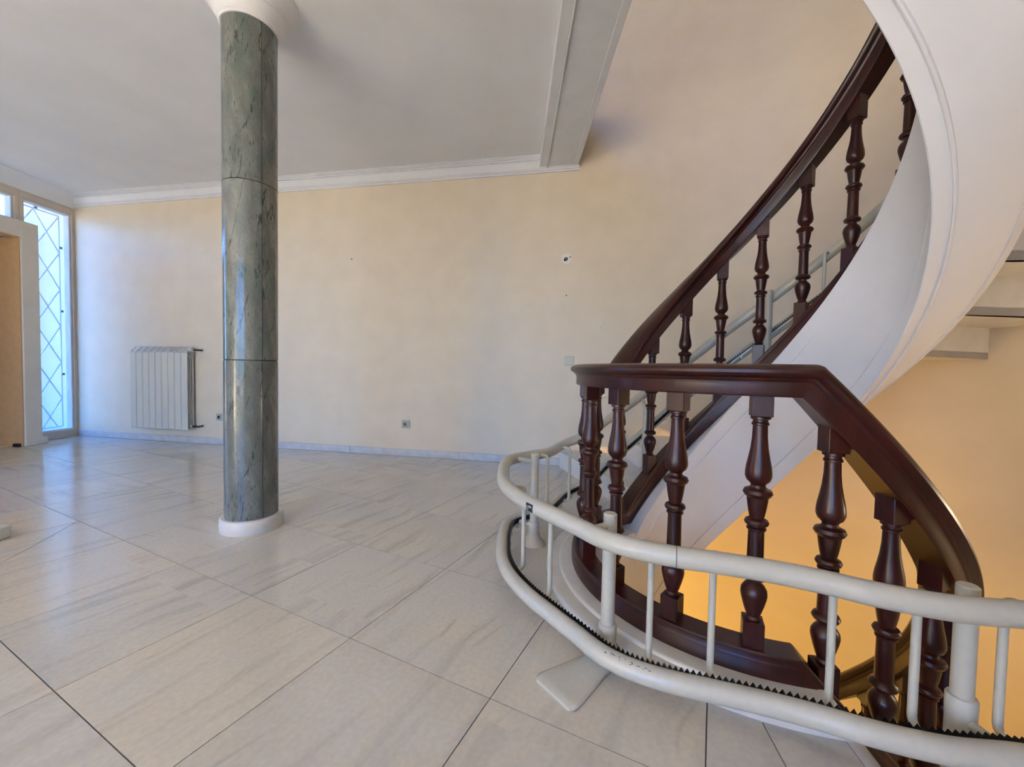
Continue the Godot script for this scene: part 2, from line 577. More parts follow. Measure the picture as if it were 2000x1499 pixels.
# ---------------------------------------------------------------- room shell
func build_shell():
	var f := wall_frame()
	var s0 := along_wall(LX - 0.8)
	var T := well(79.0, RW, 0)
	var s1 := (T - f.origin).dot(f.basis.x)
	var st := new_st()
	bx(st, Vector3(s0, LOW - 0.3, -0.25), Vector3(s1, 5.6, 0), f)
	struct("wall_back", "long cream painted wall with radiator and sockets behind the column", "wall", done(st), M.wall)
	st = new_st()
	sweep(st, [Vector2(RW, LOW - 0.3), Vector2(RW, 5.6), Vector2(RW + 0.2, 5.6), Vector2(RW + 0.2, LOW - 0.3)], func(_p, v): return v, 79.0, -98.5, 2.5)
	struct("wall_stairwell", "curved cream wall wrapping round the stair", "wall", done(st), M.wall)
	# right wall behind the camera, and the front wall with windows
	var e := well(261.5, RW, 0)
	struct("wall_right", "cream wall beside the top of the descending stair", "wall", box_mesh(Vector3(e.x, LOW - 0.3, e.z), Vector3(e.x + 0.25, 5.6, FZ + 0.25)), M.wall)
	st = new_st()
	bx(st, Vector3(LX - 0.4, -0.3, FZ), Vector3(e.x, 0.2, FZ + 0.25))
	bx(st, Vector3(LX - 0.4, 2.45, FZ), Vector3(e.x, UP, FZ + 0.25))
	for r in [[LX - 0.4, -4.7], [-3.0, -2.8], [-0.9, e.x]]: bx(st, Vector3(r[0], 0.2, FZ), Vector3(r[1], 2.45, FZ + 0.25))
	struct("wall_front", "cream wall with two wide windows behind the viewer", "wall", done(st), M.wall)
	var wn := 2
	for r in [[-4.7, -3.0], [-2.8, -0.9]]:
		st = new_st()
		for x in [r[0], (r[0] + r[1]) * 0.5 - 0.03, r[1] - 0.06]: bx(st, Vector3(x, 0.2, FZ + 0.06), Vector3(x + 0.06, 2.45, FZ + 0.12))
		for y in [0.2, 2.39]: bx(st, Vector3(r[0], y, FZ + 0.06), Vector3(r[1], y + 0.06, FZ + 0.12))
		struct("window_%d" % wn, "white framed window in the wall behind the viewer", "window", done(st), M.white)
		wn += 1
	# ceiling, upper floor edge beam
	var poly := PackedVector2Array([Vector2(LX - 0.6, -5.4), Vector2(0.53, -4.3), Vector2(0.53, -1.25), Vector2(-0.55, -1.25), Vector2(-0.55, 0.05), Vector2(e.x + 0.2, 0.05), Vector2(e.x + 0.2, FZ + 0.25), Vector2(LX - 0.6, FZ + 0.25)])
	struct("ceiling", "smooth white ceiling", "ceiling", prism_mesh(poly, CEIL, UP), M.ceiling)
	st = new_st()
	var zw := -3.62
	bx(st, Vector3(0.205, 2.598, zw), Vector3(0.262, CEIL + 0.02, -1.25), Transform3D.IDENTITY, 0.002)
	bx(st, Vector3(0.262, 2.588, zw), Vector3(0.272, CEIL + 0.02, -1.25), Transform3D.IDENTITY, 0.002)
	bx(st, Vector3(0.272, 2.599, zw), Vector3(0.488, CEIL + 0.02, -1.25), Transform3D.IDENTITY, 0.002)
	bx(st, Vector3(0.488, 2.594, zw), Vector3(0.532, UP + 0.05, -1.25), Transform3D.IDENTITY, 0.003)
	struct("trim_1", "flat white beam edging the ceiling beside the stairwell", "beam", done(st), M.white)
	# upper storey round the well, with an unseen window added for warm sunlight
	st = new_st()
	bx(st, Vector3(-1.7, UP, -4.6), Vector3(-1.5, 5.6, 0.3))
	bx(st, Vector3(-1.7, UP, 0.05), Vector3(e.x + 0.2, 3.75, 0.3))
	bx(st, Vector3(-1.7, 5.2, 0.05), Vector3(e.x + 0.2, 5.6, 0.3))
	bx(st, Vector3(-1.7, 3.75, 0.05), Vector3(-1.25, 5.2, 0.3))
	bx(st, Vector3(-0.20, 3.75, 0.05), Vector3(e.x + 0.2, 5.2, 0.3))
	struct("wall_upper", "cream upper storey wall round the stairwell", "wall", done(st), M.wall)
	st = new_st()
	for y in [3.75, 5.14]: bx(st, Vector3(-1.25, y, 0.12), Vector3(-0.20, y + 0.06, 0.18))
	for x in [-1.25, -0.755, -0.26]: bx(st, Vector3(x, 3.75, 0.12), Vector3(x + 0.06, 5.2, 0.18))
	struct("window_5", "unseen white framed window added to let sunlight into the upper storey", "window", done(st), M.white)
	struct("ceiling_upper", "white ceiling of the upper storey", "ceiling", box_mesh(Vector3(-1.8, 5.6, -4.7), Vector3(3.1, 5.8, 0.4)), M.ceiling)
	# lower hall
	struct("floor_lower", "marble floor of the storey below", "floor", box_mesh(Vector3(-1.8, LOW - 0.3, -4.7), Vector3(3.1, LOW, 0.4)), M.stone)
	st = new_st()
	bx(st, Vector3(-1.7, LOW, -4.6), Vector3(-1.5, -0.3, 0.3))
	bx(st, Vector3(-1.7, LOW, 0.1), Vector3(e.x + 0.2, -0.3, 0.3))
	struct("wall_lower", "cream wall of the storey below", "wall", done(st), M.wall)
	# marble skirting in pieces
	var sk := Node3D.new()
	sk.name = "baseboard_back"
	add_child(sk)
	meta(sk, "grey veined marble skirting along the cream back wall", "skirting", "", "structure")
	var j := along_wall(-0.473)
	var cuts := [along_wall(LX + 0.02)]
	var c := j - 1.12 * 3
	while c < along_wall(0.5):
		if c > cuts[0] + 0.1: cuts.append(c)
		c += 1.12
	cuts.append(along_wall(0.50))
	for i in cuts.size() - 1:
		st = new_st()
		bx(st, Vector3(cuts[i] + 0.0012, 0, 0), Vector3(cuts[i + 1] - 0.0012, 0.068, 0.016), f, 0.004)
		inst("skirting_piece", done(st), M.skirt, sk)

func build_floor():
	var fl := struct("floor", "landing floor of large square polished marble tiles laid askew", "floor", prism_mesh(floor_outline(0.745), -0.28, -0.0035), M.grout)
	var rng := RandomNumberGenerator.new()
	rng.seed = 11
	var a := Vector2(0.8953, 0.4455)
	var b := Vector2(0.4455, -0.8953)
	var u0 := -2.9918
	var v0 := 0.8942
	# strip along the top of the descending stair
	var n0 := well(261.5, 0.74, 0)
	var n1 := well(261.5, RW, 0)
	var A := Vector2(n0.x, n0.z)
	var B := Vector2(n1.x, n1.z)
	var nd := (B - A).normalized()
	var side := Vector2(-nd.y, nd.x)
	if side.x > 0: side = -side
	var strip := PackedVector2Array([A - nd * 0.3, B + nd * 0.3, B + nd * 0.3 + side * 0.195, A - nd * 0.3 + side * 0.195])
	var out := floor_outline(0.75)
	var inset: Array = Geometry2D.offset_polygon(out, -0.002)
	var land: PackedVector2Array = inset[0]
	var seam0 := Vector2(-2.289, -2.146)
	var seamd := Vector2(0.176, 0.479).normalized()
	var half := PackedVector2Array([seam0, seam0 + seamd * 1.2, seam0 + seamd * 1.2 + Vector2(-1.5, 0), seam0 + Vector2(-1.5, 0)])
	for i in range(-9, 13):
		for k in range(-5, 10):
			var q := PackedVector2Array()
			for w in [[0, 0], [1, 0], [1, 1], [0, 1]]:
				q.append(a * (u0 + (i + w[0]) * 0.5) + b * (v0 + (k + w[1]) * 0.5))
			var mid := (q[0] + q[2]) * 0.5
			if mid.y > 1.2: continue
			var pieces := [q]
			if i == 0 and k == -1: pieces = Geometry2D.clip_polygons(q, half) + Geometry2D.intersect_polygons(q, half)
			var ms: Material = M.tiles[rng.randi() % 5]
			var off := Vector2(rng.randf(), rng.randf())
			var flip := rng.randf() < 0.12
			for pc in pieces:
				for cut in Geometry2D.intersect_polygons(pc, land):
					for cut2 in Geometry2D.clip_polygons(cut, strip):
						for cut3 in Geometry2D.offset_polygon(cut2, -0.0014):
							var st := new_st()
							prism(st, cut3, -0.02, 0.0, (b if not flip else a) * 0.8, (a if not flip else b) * 0.8, off)
							inst("tile", done(st), ms, fl)
	# far floor behind the camera
	var back := PackedVector2Array([Vector2(-6, 0.9), Vector2(2, 0.9), Vector2(2, FZ + 0.4), Vector2(-6, FZ + 0.4)])
	for cut in Geometry2D.intersect_polygons(back, land):
		var st := new_st()
		prism(st, cut, -0.02, -0.001, a * 0.8, b * 0.8)
		inst("plain_paving", done(st), M.tiles[1], fl)
	var body := PackedVector2Array([A - nd * 0.3 + side * 0.024, B + nd * 0.3 + side * 0.024, B + nd * 0.3 + side * 0.195, A - nd * 0.3 + side * 0.195])
	var cutl := 0
	for cut in Geometry2D.intersect_polygons(body, land):
		for cut3 in Geometry2D.offset_polygon(cut, -0.0014):
			var st := new_st()
			prism(st, cut3, -0.02, 0.0, a * 0.8, b * 0.8, Vector2(0.3, 0.1 * cutl))
			inst("border_tile", done(st), M.tiles[2], fl)
			cutl += 1
	var st2 := new_st()
	var fr := Transform3D(Basis(Vector3(nd.x, 0, nd.y), Vector3.UP, Vector3(nd.x, 0, nd.y).cross(Vector3.UP)), Vector3(A.x, 0, A.y))
	# rounded nosing that overhangs the first riser
	var sgn := 1.0 if Vector3(side.x, 0, side.y).dot(fr.basis.z) > 0 else -1.0
	var prof := []
	for w in [Vector2(0.023, -0.03), Vector2(0.023, 0.0), Vector2(0.0, 0.0), Vector2(-0.012, -0.003), Vector2(-0.019, -0.010), Vector2(-0.021, -0.018), Vector2(-0.018, -0.026), Vector2(-0.008, -0.03)]: prof.append(Vector2(w.x * sgn, w.y))
	extrude_x(st2, prof, 0.02, (B - A).length() - 0.05, fr)
	inst("nosing", done(st2), M.stone, fl)

# ---------------------------------------------------------------- glazed entrance on the left
func build_entrance():
	var zc := wall_pt(along_wall(LX)).y       # corner with the back wall
	# wall above and below the glazing and along the rest of the left side
	var st := new_st()
	bx(st, Vector3(LX - 0.2, 2.535, -4.8), Vector3(LX, UP, FZ + 0.25))
	bx(st, Vector3(LX - 0.2, -0.3, -4.8), Vector3(LX, 0.0, FZ + 0.25))
	bx(st, Vector3(LX - 0.2, 0.0, -2.1), Vector3(LX, 2.535, FZ + 0.25))
	bx(st, Vector3(LX - 0.2, 0.0, -2.72), Vector3(LX, 2.535, -2.52))
	struct("wall_left", "cream wall over the glazed entrance screen", "wall", done(st), M.wall)
	# frame of the tall light beside the portal
	st = new_st()
	var x0 := LX - 0.075
	bx(st, Vector3(x0, 0.0, zc - 0.05), Vector3(LX - 0.002, 2.535, -4.602), Transform3D.IDENTITY, 0.003)
	bx(st, Vector3(x0, 2.478, -4.602), Vector3(LX - 0.002, 2.535, -4.117), Transform3D.IDENTITY, 0.003)
	bx(st, Vector3(x0, 0.0, -4.158), Vector3(LX - 0.002, 2.478, -4.1185), Transform3D.IDENTITY, 0.003)
	bx(st, Vector3(x0, 0.0, -4.602), Vector3(LX - 0.002, 0.078, -4.158), Transform3D.IDENTITY, 0.003)
	var win := struct("window_1", "tall glazed light with diamond lattice in the corner beside the portal", "window", done(st), M.frame)
	st = new_st()
	bx(st, Vector3(x0 - 0.005, 0.078, -4.602), Vector3(LX - 0.02, 2.478, -4.585), Transform3D.IDENTITY, 0.002)
	bx(st, Vector3(x0 - 0.005, 2.455, -4.585), Vector3(LX - 0.02, 2.478, -4.158), Transform3D.IDENTITY, 0.002)
	bx(st, Vector3(x0 - 0.005, 0.078, -4.585), Vector3(LX - 0.02, 0.095, -4.158), Transform3D.IDENTITY, 0.002)
	inst("sash", done(st), M.white, win)
	inst("pane", box_mesh(Vector3(LX - 0.058, 0.09, -4.59), Vector3(LX - 0.052, 2.46, -4.16)), M.glass, win)
	# transom light over the portal
	st = new_st()
	bx(st, Vector3(x0, 2.478, -4.1165), Vector3(LX - 0.002, 2.535, -2.72), Transform3D.IDENTITY, 0.003)
	bx(st, Vector3(x0, 0.0, -4.1165), Vector3(LX - 0.002, 2.478, -4.078), Transform3D.IDENTITY, 0.003)
	bx(st, Vector3(x0, 2.15, -4.078), Vector3(LX - 0.002, 2.22, -2.72), Transform3D.IDENTITY, 0.003)
	bx(st, Vector3(x0, 2.22, -2.78), Vector3(LX - 0.002, 2.478, -2.72), Transform3D.IDENTITY, 0.003)
	var tr := struct("window_4", "low glazed transom above the white entrance portal", "window", done(st), M.frame)
	st = new_st()
	bx(st, Vector3(x0 - 0.005, 2.22, -4.078), Vector3(LX - 0.02, 2.478, -4.06), Transform3D.IDENTITY, 0.002)
	bx(st, Vector3(x0 - 0.005, 2.455, -4.06), Vector3(LX - 0.02, 2.478, -2.78), Transform3D.IDENTITY, 0.002)
	inst("sash", done(st), M.white, tr)
	inst("pane", box_mesh(Vector3(LX - 0.058, 2.225, -4.065), Vector3(LX - 0.052, 2.46, -2.785)), M.glass, tr)
	lattice(win, -4.56, -4.13, 0.115, 2.44, 2.43)
	lattice(tr, -4.035, -2.8, 2.235, 2.44, 2.43)
	# portal: white casing standing proud of the screen, deep reveal behind it
	var px := -4.767
	st = new_st()
	bx(st, Vector3(LX - 0.001, 0.0, -4.133), Vector3(px, 2.196, -3.985), Transform3D.IDENTITY, 0.004)
	bx(st, Vector3(LX - 0.001, 2.037, -3.985), Vector3(px, 2.196, -2.78), Transform3D.IDENTITY, 0.004)
	bx(st, Vector3(LX - 0.001, 0.0, -2.78), Vector3(px, 2.196, -2.63), Transform3D.IDENTITY, 0.004)
	var portal := struct("door_1", "white cased entrance portal with deep reveal tinted beige for its shade", "doorway", done(st), M.casing)
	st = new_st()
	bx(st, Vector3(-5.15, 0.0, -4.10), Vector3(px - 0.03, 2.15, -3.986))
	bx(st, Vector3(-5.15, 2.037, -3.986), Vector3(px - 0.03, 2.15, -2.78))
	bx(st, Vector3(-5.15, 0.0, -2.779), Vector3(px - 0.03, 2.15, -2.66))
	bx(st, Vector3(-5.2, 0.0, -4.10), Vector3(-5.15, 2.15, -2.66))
	bx(st, Vector3(px - 0.05, 0.0, -3.986), Vector3(px - 0.012, 2.03, -3.974))  # thin linings carry the painted shade over the casing sides
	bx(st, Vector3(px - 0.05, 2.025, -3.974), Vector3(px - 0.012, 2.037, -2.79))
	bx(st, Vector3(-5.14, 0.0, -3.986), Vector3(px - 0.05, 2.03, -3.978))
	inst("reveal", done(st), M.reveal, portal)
	st = new_st()
	bx(st, Vector3(px - 0.03, 0.0, -4.168), Vector3(px + 0.012, 0.068, -3.982), Transform3D.IDENTITY, 0.004)
	inst("plinth_block", done(st), M.plinth, portal)
	inst("threshold", box_mesh(Vector3(-5.2, -0.03, -4.1), Vector3(LX, -0.001, -2.66)), M.tiles[3], portal)
	st = new_st()
	bx(st, Vector3(-4.86, 0.0, -3.984), Vector3(-4.80, 0.03, -3.95), Transform3D.IDENTITY, 0.004)
	var ds := inst("door_stop", done(st), M.dark, self)
	meta(ds, "small black door stop on the floor against the portal reveal", "door stop")

func lattice(parent: Node, z0: float, z1: float, y0: float, y1: float, top: float):
	# wrought grille just outside the pane: frame and crossing diagonal bars
	var x := LX - 0.105
	var st := new_st()
	for z in [z0, z1]: bx(st, Vector3(x - 0.006, y0, z - 0.006), Vector3(x + 0.006, y1, z + 0.006))
	for y in [y0, y1]: bx(st, Vector3(x - 0.006, y - 0.006, z0), Vector3(x + 0.006, y + 0.006, z1))
	inst("grille_frame", done(st), M.grille, parent)
	var dz := 0.12
	var dy := 0.20
	for dir in [-1.0, 1.0]:
		for n in range(-14, 60):
			# bar through (z0, yy) rising dy per dz, in direction dir, clipped to the frame
			var yy: float = top - n * 2.0 * dy
			var pts := []
			var zs := z0
			var ya: float = yy
			var yb: float = yy + dir * dy / dz * (z1 - z0)
			var za := z0
			var zb := z1
			var m: float = dir * dy / dz
			for lim in [[y0, 1.0], [y1, -1.0]]:
				if (ya - lim[0]) * lim[1] < 0 and (yb - lim[0]) * lim[1] < 0:
					pts = [0]
					break
				if (ya - lim[0]) * lim[1] < 0:
					za = z0 + (lim[0] - yy) / m
					ya = lim[0]
				elif (yb - lim[0]) * lim[1] < 0:
					zb = z0 + (lim[0] - yy) / m
					yb = lim[0]
			if pts.size() > 0 or zb - za < 0.02: continue
			var s2 := new_st()
			tube(s2, [Vector3(x + dir * 0.004, ya, za), Vector3(x + dir * 0.004, yb, zb)], 0.0065, 8)
			inst("lattice_bar", done(s2), M.grille, parent)
	for y in [2.1, 1.4, 0.7]:
		if y > y0 and y < y1:
			inst("grille_stud", box_mesh(Vector3(x - 0.006, y - 0.012, z0 - 0.03), Vector3(x + 0.006, y + 0.012, z0 - 0.004)), M.hinge, parent)
	inst("grille_stud", box_mesh(Vector3(x - 0.006, y1 + 0.003, (z0 + z1) * 0.5 - 0.012), Vector3(x + 0.006, y1 + 0.03, (z0 + z1) * 0.5 + 0.012)), M.hinge, parent)

func build_cornice():
	var f := wall_frame()
	var prof := [Vector2(0, 2.561), Vector2(0.016, 2.561), Vector2(0.016, 2.576), Vector2(0.027, 2.576), Vector2(0.027, 2.587), Vector2(0.036, 2.590), Vector2(0.044, 2.600), Vector2(0.050, 2.612), Vector2(0.058, 2.624), Vector2(0.068, 2.632), Vector2(0.068, 2.641), Vector2(0.084, 2.641), Vector2(0.084, 2.651), Vector2(0.102, 2.651), Vector2(0.102, 2.659), Vector2(0.118, 2.659), Vector2(0.118, CEIL + 0.01), Vector2(0, CEIL + 0.01)]
	var st := new_st()
	extrude_x(st, prof, along_wall(LX), along_wall(0.205) + 0.02, f, 30.0)
	var low := [Vector2(0, 2.561), Vector2(0.016, 2.561), Vector2(0.016, 2.576), Vector2(0.027, 2.576), Vector2(0.027, 2.587), Vector2(0.036, 2.590), Vector2(0.040, 2.597), Vector2(0, 2.605)]
	extrude_x(st, low, along_wall(0.205) + 0.02, along_wall(0.545), f, 30.0)
	struct("trim_2", "white moulded cornice along the top of the cream wall", "cornice", done(st), M.white)
	st = new_st()
	var g := Transform3D(Basis(Vector3(0, 0, 1), Vector3.UP, Vector3(-1, 0, 0)), Vector3(LX, 0, 0))
	g = Transform3D(Basis(Vector3(0, 0, -1), Vector3.UP, Vector3(1, 0, 0)), Vector3(LX, 0, 0))
	var cove := [Vector2(0, 2.545), Vector2(0.012, 2.545), Vector2(0.022, 2.556), Vector2(0.032, 2.575), Vector2(0.05, 2.605), Vector2(0.08, 2.63), Vector2(0.115, 2.648), Vector2(0.15, 2.658), Vector2(0.16, CEIL + 0.01), Vector2(0, CEIL + 0.01)]
	extrude_x(st, cove, -2.5, -wall_pt(along_wall(LX)).y, g, 30.0)
	struct("trim_3", "plain white coving above the glazed entrance", "cornice", done(st), M.ceiling)

func build_outside():
	struct("ground_outside", "paved ground outside the entrance", "ground", box_mesh(Vector3(-30, -0.45, -25), Vector3(LX - 0.25, -0.15, 30)), M.earth)
	struct("ground_front", "paved ground outside the front windows", "ground", box_mesh(Vector3(LX - 0.2, -0.45, FZ + 0.26), Vector3(14, -0.15, 30)), M.earth)
	var w := Node3D.new()
	w.name = "stone_wall"
	add_child(w)
	meta(w, "rough ashlar stone wall seen through the lattice window", "wall")
	var rng := RandomNumberGenerator.new()
	rng.seed = 5
	inst("mortar_core", box_mesh(Vector3(-6.1, -0.15, -8.6), Vector3(-5.70, 2.35, -4.55)), M.earth, w)
	var y := -0.15
	var row := 0
	while y < 2.3:
		var h := 0.22 + 0.06 * rng.randf()
		var z := -8.6 + (0.2 if row % 2 == 0 else 0.0)
		while z < -4.6:
			var l: float = min(0.38 + 0.22 * rng.randf(), -4.55 - z)
			if l > 0.08:
				inst("stone", box_mesh(Vector3(-6.0, y + 0.008, z + 0.008), Vector3(-5.68 + 0.03 * rng.randf(), y + h - 0.008, z + l - 0.008), 0.02), M.ashlar[rng.randi() % 4], w)
			z += l
		y += h
		row += 1

# ---------------------------------------------------------------- stair
func sector(st: SurfaceTool, r0: float, p0: float, p1: float, y0: float, y1: float, over := 0.0):
	var poly := PackedVector2Array()
	var n := 6
	for i in n + 1:
		var ph := p0 + (p1 - p0) * i / n
		var q := well(ph, step_out(ph), 0)
		poly.append(Vector2(q.x, q.z))
	for i in n + 1:
		var ph := p1 + (p0 - p1) * i / n
		var q := well(ph, r0, 0)
		poly.append(Vector2(q.x, q.z))
	prism(st, poly, y0, y1)

func make_step(parent: Node, p0: float, p1: float, top: float, below: float):
	# p0: angle of the riser, p1: angle of the next riser (going up means falling angle)
	var s := signf(p1 - p0)
	var st := new_st()
	sector(st, 0.65, p0 - s * 1.0, p1 + s * 1.6, top - 0.036, top)
	var step := inst("step", done(st), M.stone, parent)
	st = new_st()
	sector(st, 0.65, p0, p0 + s * 1.6, below - 0.036, top - 0.036)
	inst("riser", done(st), M.stone, step)

func build_stairs():
	var up := thing("ascending_flight", "white marble steps curving up behind the wooden balustrade", "staircase")
	var top := 0.0
	for k in range(1, 19):
		var a := 105.0 if k == 1 else 90.0 - 14.0 * (k - 2)
		var b := 90.0 - 14.0 * (k - 1)
		var below := top
		top = 0.15 + 0.1667 * (k - 1)
		make_step(up, a, b, top, below + (0.036 if k == 1 else 0.0))
	var dn := thing("descending_flight", "marble steps curving down into the storey below", "staircase")
	for k in range(1, 18):
		var a := 261.5 + 14.0 * (k - 1)
		var st := new_st()
		sector(st, 0.65, a - 1.6, a + 14.0 + 1.0, -0.1667 * k - 0.036, -0.1667 * k)
		var s := inst("step", done(st), M.stone, dn)
		st = new_st()
		sector(st, 0.65, a - 1.6, a, -0.1667 * k - 0.0, -0.1667 * (k - 1) - 0.036)
		inst("riser", done(st), M.stone, s)
	# helical beam under the flights, white, with a smooth soffit
	var prof := [Vector2(0.664, 0.0), Vector2(0.664, -0.025), Vector2(ROUT, -0.27), Vector2(ROUT, -0.533), Vector2(0.728, -0.552), Vector2(0.726, -0.546), Vector2(0.5845, -0.636), Vector2(0.5840, -0.650), Vector2(0.5800, -0.655), Vector2(0.5750, -0.654), Vector2(0.5735, -0.644), Vector2(RIN + 0.004, -0.675), Vector2(RIN, -0.672), Vector2(RIN - 0.005, -0.580), Vector2(RIN - 0.001, -0.578), Vector2(RIN - 0.001, -0.574), Vector2(RIN - 0.0055, -0.572), Vector2(RIN - 0.029, -0.140), Vector2(RIN - 0.023, -0.133), Vector2(RIN - 0.027, -0.030), Vector2(RIN - 0.022, -0.025), Vector2(0.60, -0.025), Vector2(0.60, 0.0)]
	var st := new_st()
	sweep(st, prof, func(p, v): return run(p) + v, 122.5, -131.0, 2.0, 25.0)
	inst("string_beam", done(st), M.string, up)
	st = new_st()
	sweep(st, prof, func(p, v): return run(p) + v, 257.0, 494.0, 2.0, 25.0)
	inst("string_beam", done(st), M.string, dn)
	# drum under the landing edge
	st = new_st()
	sweep(st, [Vector2(0.664, 0.02), Vector2(ROUT - 0.004, -0.02), Vector2(ROUT - 0.004, -0.28), Vector2(ROUT - 0.004, -0.92), Vector2(RIN + 0.004, -0.95), Vector2(RIN, -0.94), Vector2(RIN - 0.029, -0.10), Vector2(RIN - 0.023, -0.094), Vector2(RIN - 0.027, 0.0), Vector2(RIN - 0.022, 0.005), Vector2(0.60, 0.005), Vector2(0.60, 0.02)], func(_p, v): return v, 122.5, 257.0, 2.0, 25.0)
	sweep(st, [Vector2(ROUT - 0.02, -0.5), Vector2(ROUT - 0.02, -0.92), Vector2(RIN + 0.004, -0.95), Vector2(RIN + 0.001, -0.5)], func(p, v): return v if v < -0.6 else v + run(p) * 0.9, 93.0, 122.5, 2.0, 25.0)
	struct("trim_4", "white curved fascia of the landing inside the stair well", "fascia", done(st), M.string)

# ---------------------------------------------------------------- balustrade
const BAL := [[0.0180, 0.069], [0.0200, 0.074], [0.0160, 0.081], [0.0200, 0.090], [0.0262, 0.110], [0.0312, 0.130], [0.0330, 0.141], [0.0318, 0.154], [0.0250, 0.166], [0.0165, 0.174], [0.0165, 0.181], [0.0285, 0.185], [0.0322, 0.192], [0.0290, 0.200], [0.0212, 0.206], [0.0208, 0.220], [0.0202, 0.270], [0.0196, 0.318], [0.0240, 0.321], [0.0240, 0.326], [0.0192, 0.329], [0.0192, 0.332], [0.0280, 0.335], [0.0304, 0.341], [0.0270, 0.348], [0.0176, 0.353], [0.0200, 0.364], [0.0225, 0.378], [0.0256, 0.400], [0.0266, 0.410], [0.0320, 0.414], [0.0365, 0.422], [0.0330, 0.431], [0.0200, 0.437], [0.0176, 0.444], [0.0210, 0.449], [0.0285, 0.456], [0.0328, 0.468], [0.0326, 0.480], [0.0305, 0.497], [0.0262, 0.519], [0.0218, 0.545], [0.0190, 0.575], [0.0180, 0.607], [0.0214, 0.609], [0.0214, 0.614], [0.0186, 0.617], [0.0186, 0.623], [0.0244, 0.625], [0.0244, 0.631], [0.0180, 0.634]]

func baluster_mesh(lo: float, hi: float) -> ArrayMesh:
	var st := new_st()
	var pts := []
	for q in BAL: pts.append(Vector2(q[0], q[1]))
	lathe(st, pts, Vector3.ZERO, 24, 34.0)
	bx(st, Vector3(-0.026, lo, -0.026), Vector3(0.026, 0.069, 0.026), Transform3D.IDENTITY, 0.0015)
	bx(st, Vector3(-0.026, 0.632, -0.026), Vector3(0.026, hi, 0.026), Transform3D.IDENTITY, 0.0015)
	return done(st)

func build_balustrade():
	var b := thing("balustrade", "dark mahogany balustrade with turned balusters winding round the stair well", "balustrade")
	var w := 0.0
	var hp := []
	for q in [[0.040, 0.0], [0.043, 0.006], [0.042, 0.030], [0.044, 0.040], [0.049, 0.044], [0.051, 0.049], [0.058, 0.053], [0.064, 0.057], [0.068, 0.063], [0.067, 0.071], [0.061, 0.078], [0.050, 0.083], [0.030, 0.086], [0.0, 0.087]]: hp.append(Vector2(q[0], q[1]))
	var prof := []
	for q in hp: prof.append(Vector2(RB + q.x, q.y))
	for i in range(hp.size() - 2, -1, -1): prof.append(Vector2(RB - hp[i].x, hp[i].y))
	var st := new_st()
	sweep(st, prof, rail_h, -130.0, 100.0, 3.0, 32.0)
	sweep(st, prof, rail_h, 100.0, 280.0, 0.75, 32.0, false)
	sweep(st, prof, rail_h, 280.0, 492.0, 3.0, 32.0)
	inst("handrail", done(st), M.wood, b)
	var bp := [Vector2(RB - 0.045, 0.0), Vector2(RB + 0.045, 0.0), Vector2(RB + 0.045, 0.044), Vector2(RB + 0.042, 0.050), Vector2(RB + 0.0405, 0.053), Vector2(RB + 0.0405, 0.066), Vector2(RB + 0.0375, 0.070), Vector2(RB - 0.0375, 0.070), Vector2(RB - 0.0405, 0.066), Vector2(RB - 0.0405, 0.053), Vector2(RB - 0.042, 0.050), Vector2(RB - 0.045, 0.044)]
	st = new_st()
	sweep(st, bp, base_h, -130.0, 100.0, 3.0, 30.0)
	sweep(st, bp, base_h, 100.0, 280.0, 0.75, 30.0, false)
	sweep(st, bp, base_h, 280.0, 492.0, 3.0, 30.0)
	inst("base_rail", done(st), M.wood, b)
	# wooden apron between base rail and treads on the outer side of the descending flight
	st = new_st()
	sweep(st, [Vector2(0.640, 0.01), Vector2(0.652, 0.01), Vector2(0.652, -0.30), Vector2(0.640, -0.30)], func(p, v): return base_h(p, 0.0) + v * clamp((p - 255.0) / 8.0, 0.0, 1.0), 256.0, 492.0, 2.0)
	inst("apron_board", done(st), M.wood, b)
	# balusters
	var level := baluster_mesh(-0.03, 0.6875 + 0.03)
	var flight := baluster_mesh(-0.075, 0.6875 + 0.09)
	var angles := [-90.0, -73.0, -56.0, -38.5, -21.0, -3.4, 17.6, 35.9, 52.9, 69.9, 86.8, 104.4, 124.6, 144.7, 164.9, 185.0, 205.0, 226.2, 246.2, 262.3, 277.5, 294.0, 311.0, 328.0, 345.0, 362.0, 379.0, 396.0, 413.0, 430.0, 447.0, 464.0, 481.0]
	for a in angles:
		var on_flight: bool = a < 119.0 or a > 255.0
		var o := inst("baluster", flight if on_flight else level, M.wood, b)
		var y0 := base_h(a, 0.07)
		var y1 := rail_h(a, 0.0)
		var mid := (y0 + y1) * 0.5 - 0.34375
		o.position = well(a, RB, mid if on_flight else 0.10)
		o.rotation.y = deg_to_rad(a)

func build_curb():
	var st := new_st()
	var prof := [Vector2(0.655, -0.004), Vector2(0.764, -0.004), Vector2(0.7655, 0.004), Vector2(0.7655, 0.016), Vector2(0.763, 0.021), Vector2(0.758, 0.024), Vector2(0.712, 0.024), Vector2(0.7105, 0.032), Vector2(0.708, 0.035), Vector2(0.704, 0.036), Vector2(0.655, 0.036)]
	sweep(st, prof, func(_p, v): return v, 106.0, 261.0, 1.5, 50.0)
	var o := inst("marble_curb", done(st), M.stone, self)
	meta(o, "low stepped white marble curb curving round the foot of the wooden balustrade", "curb")

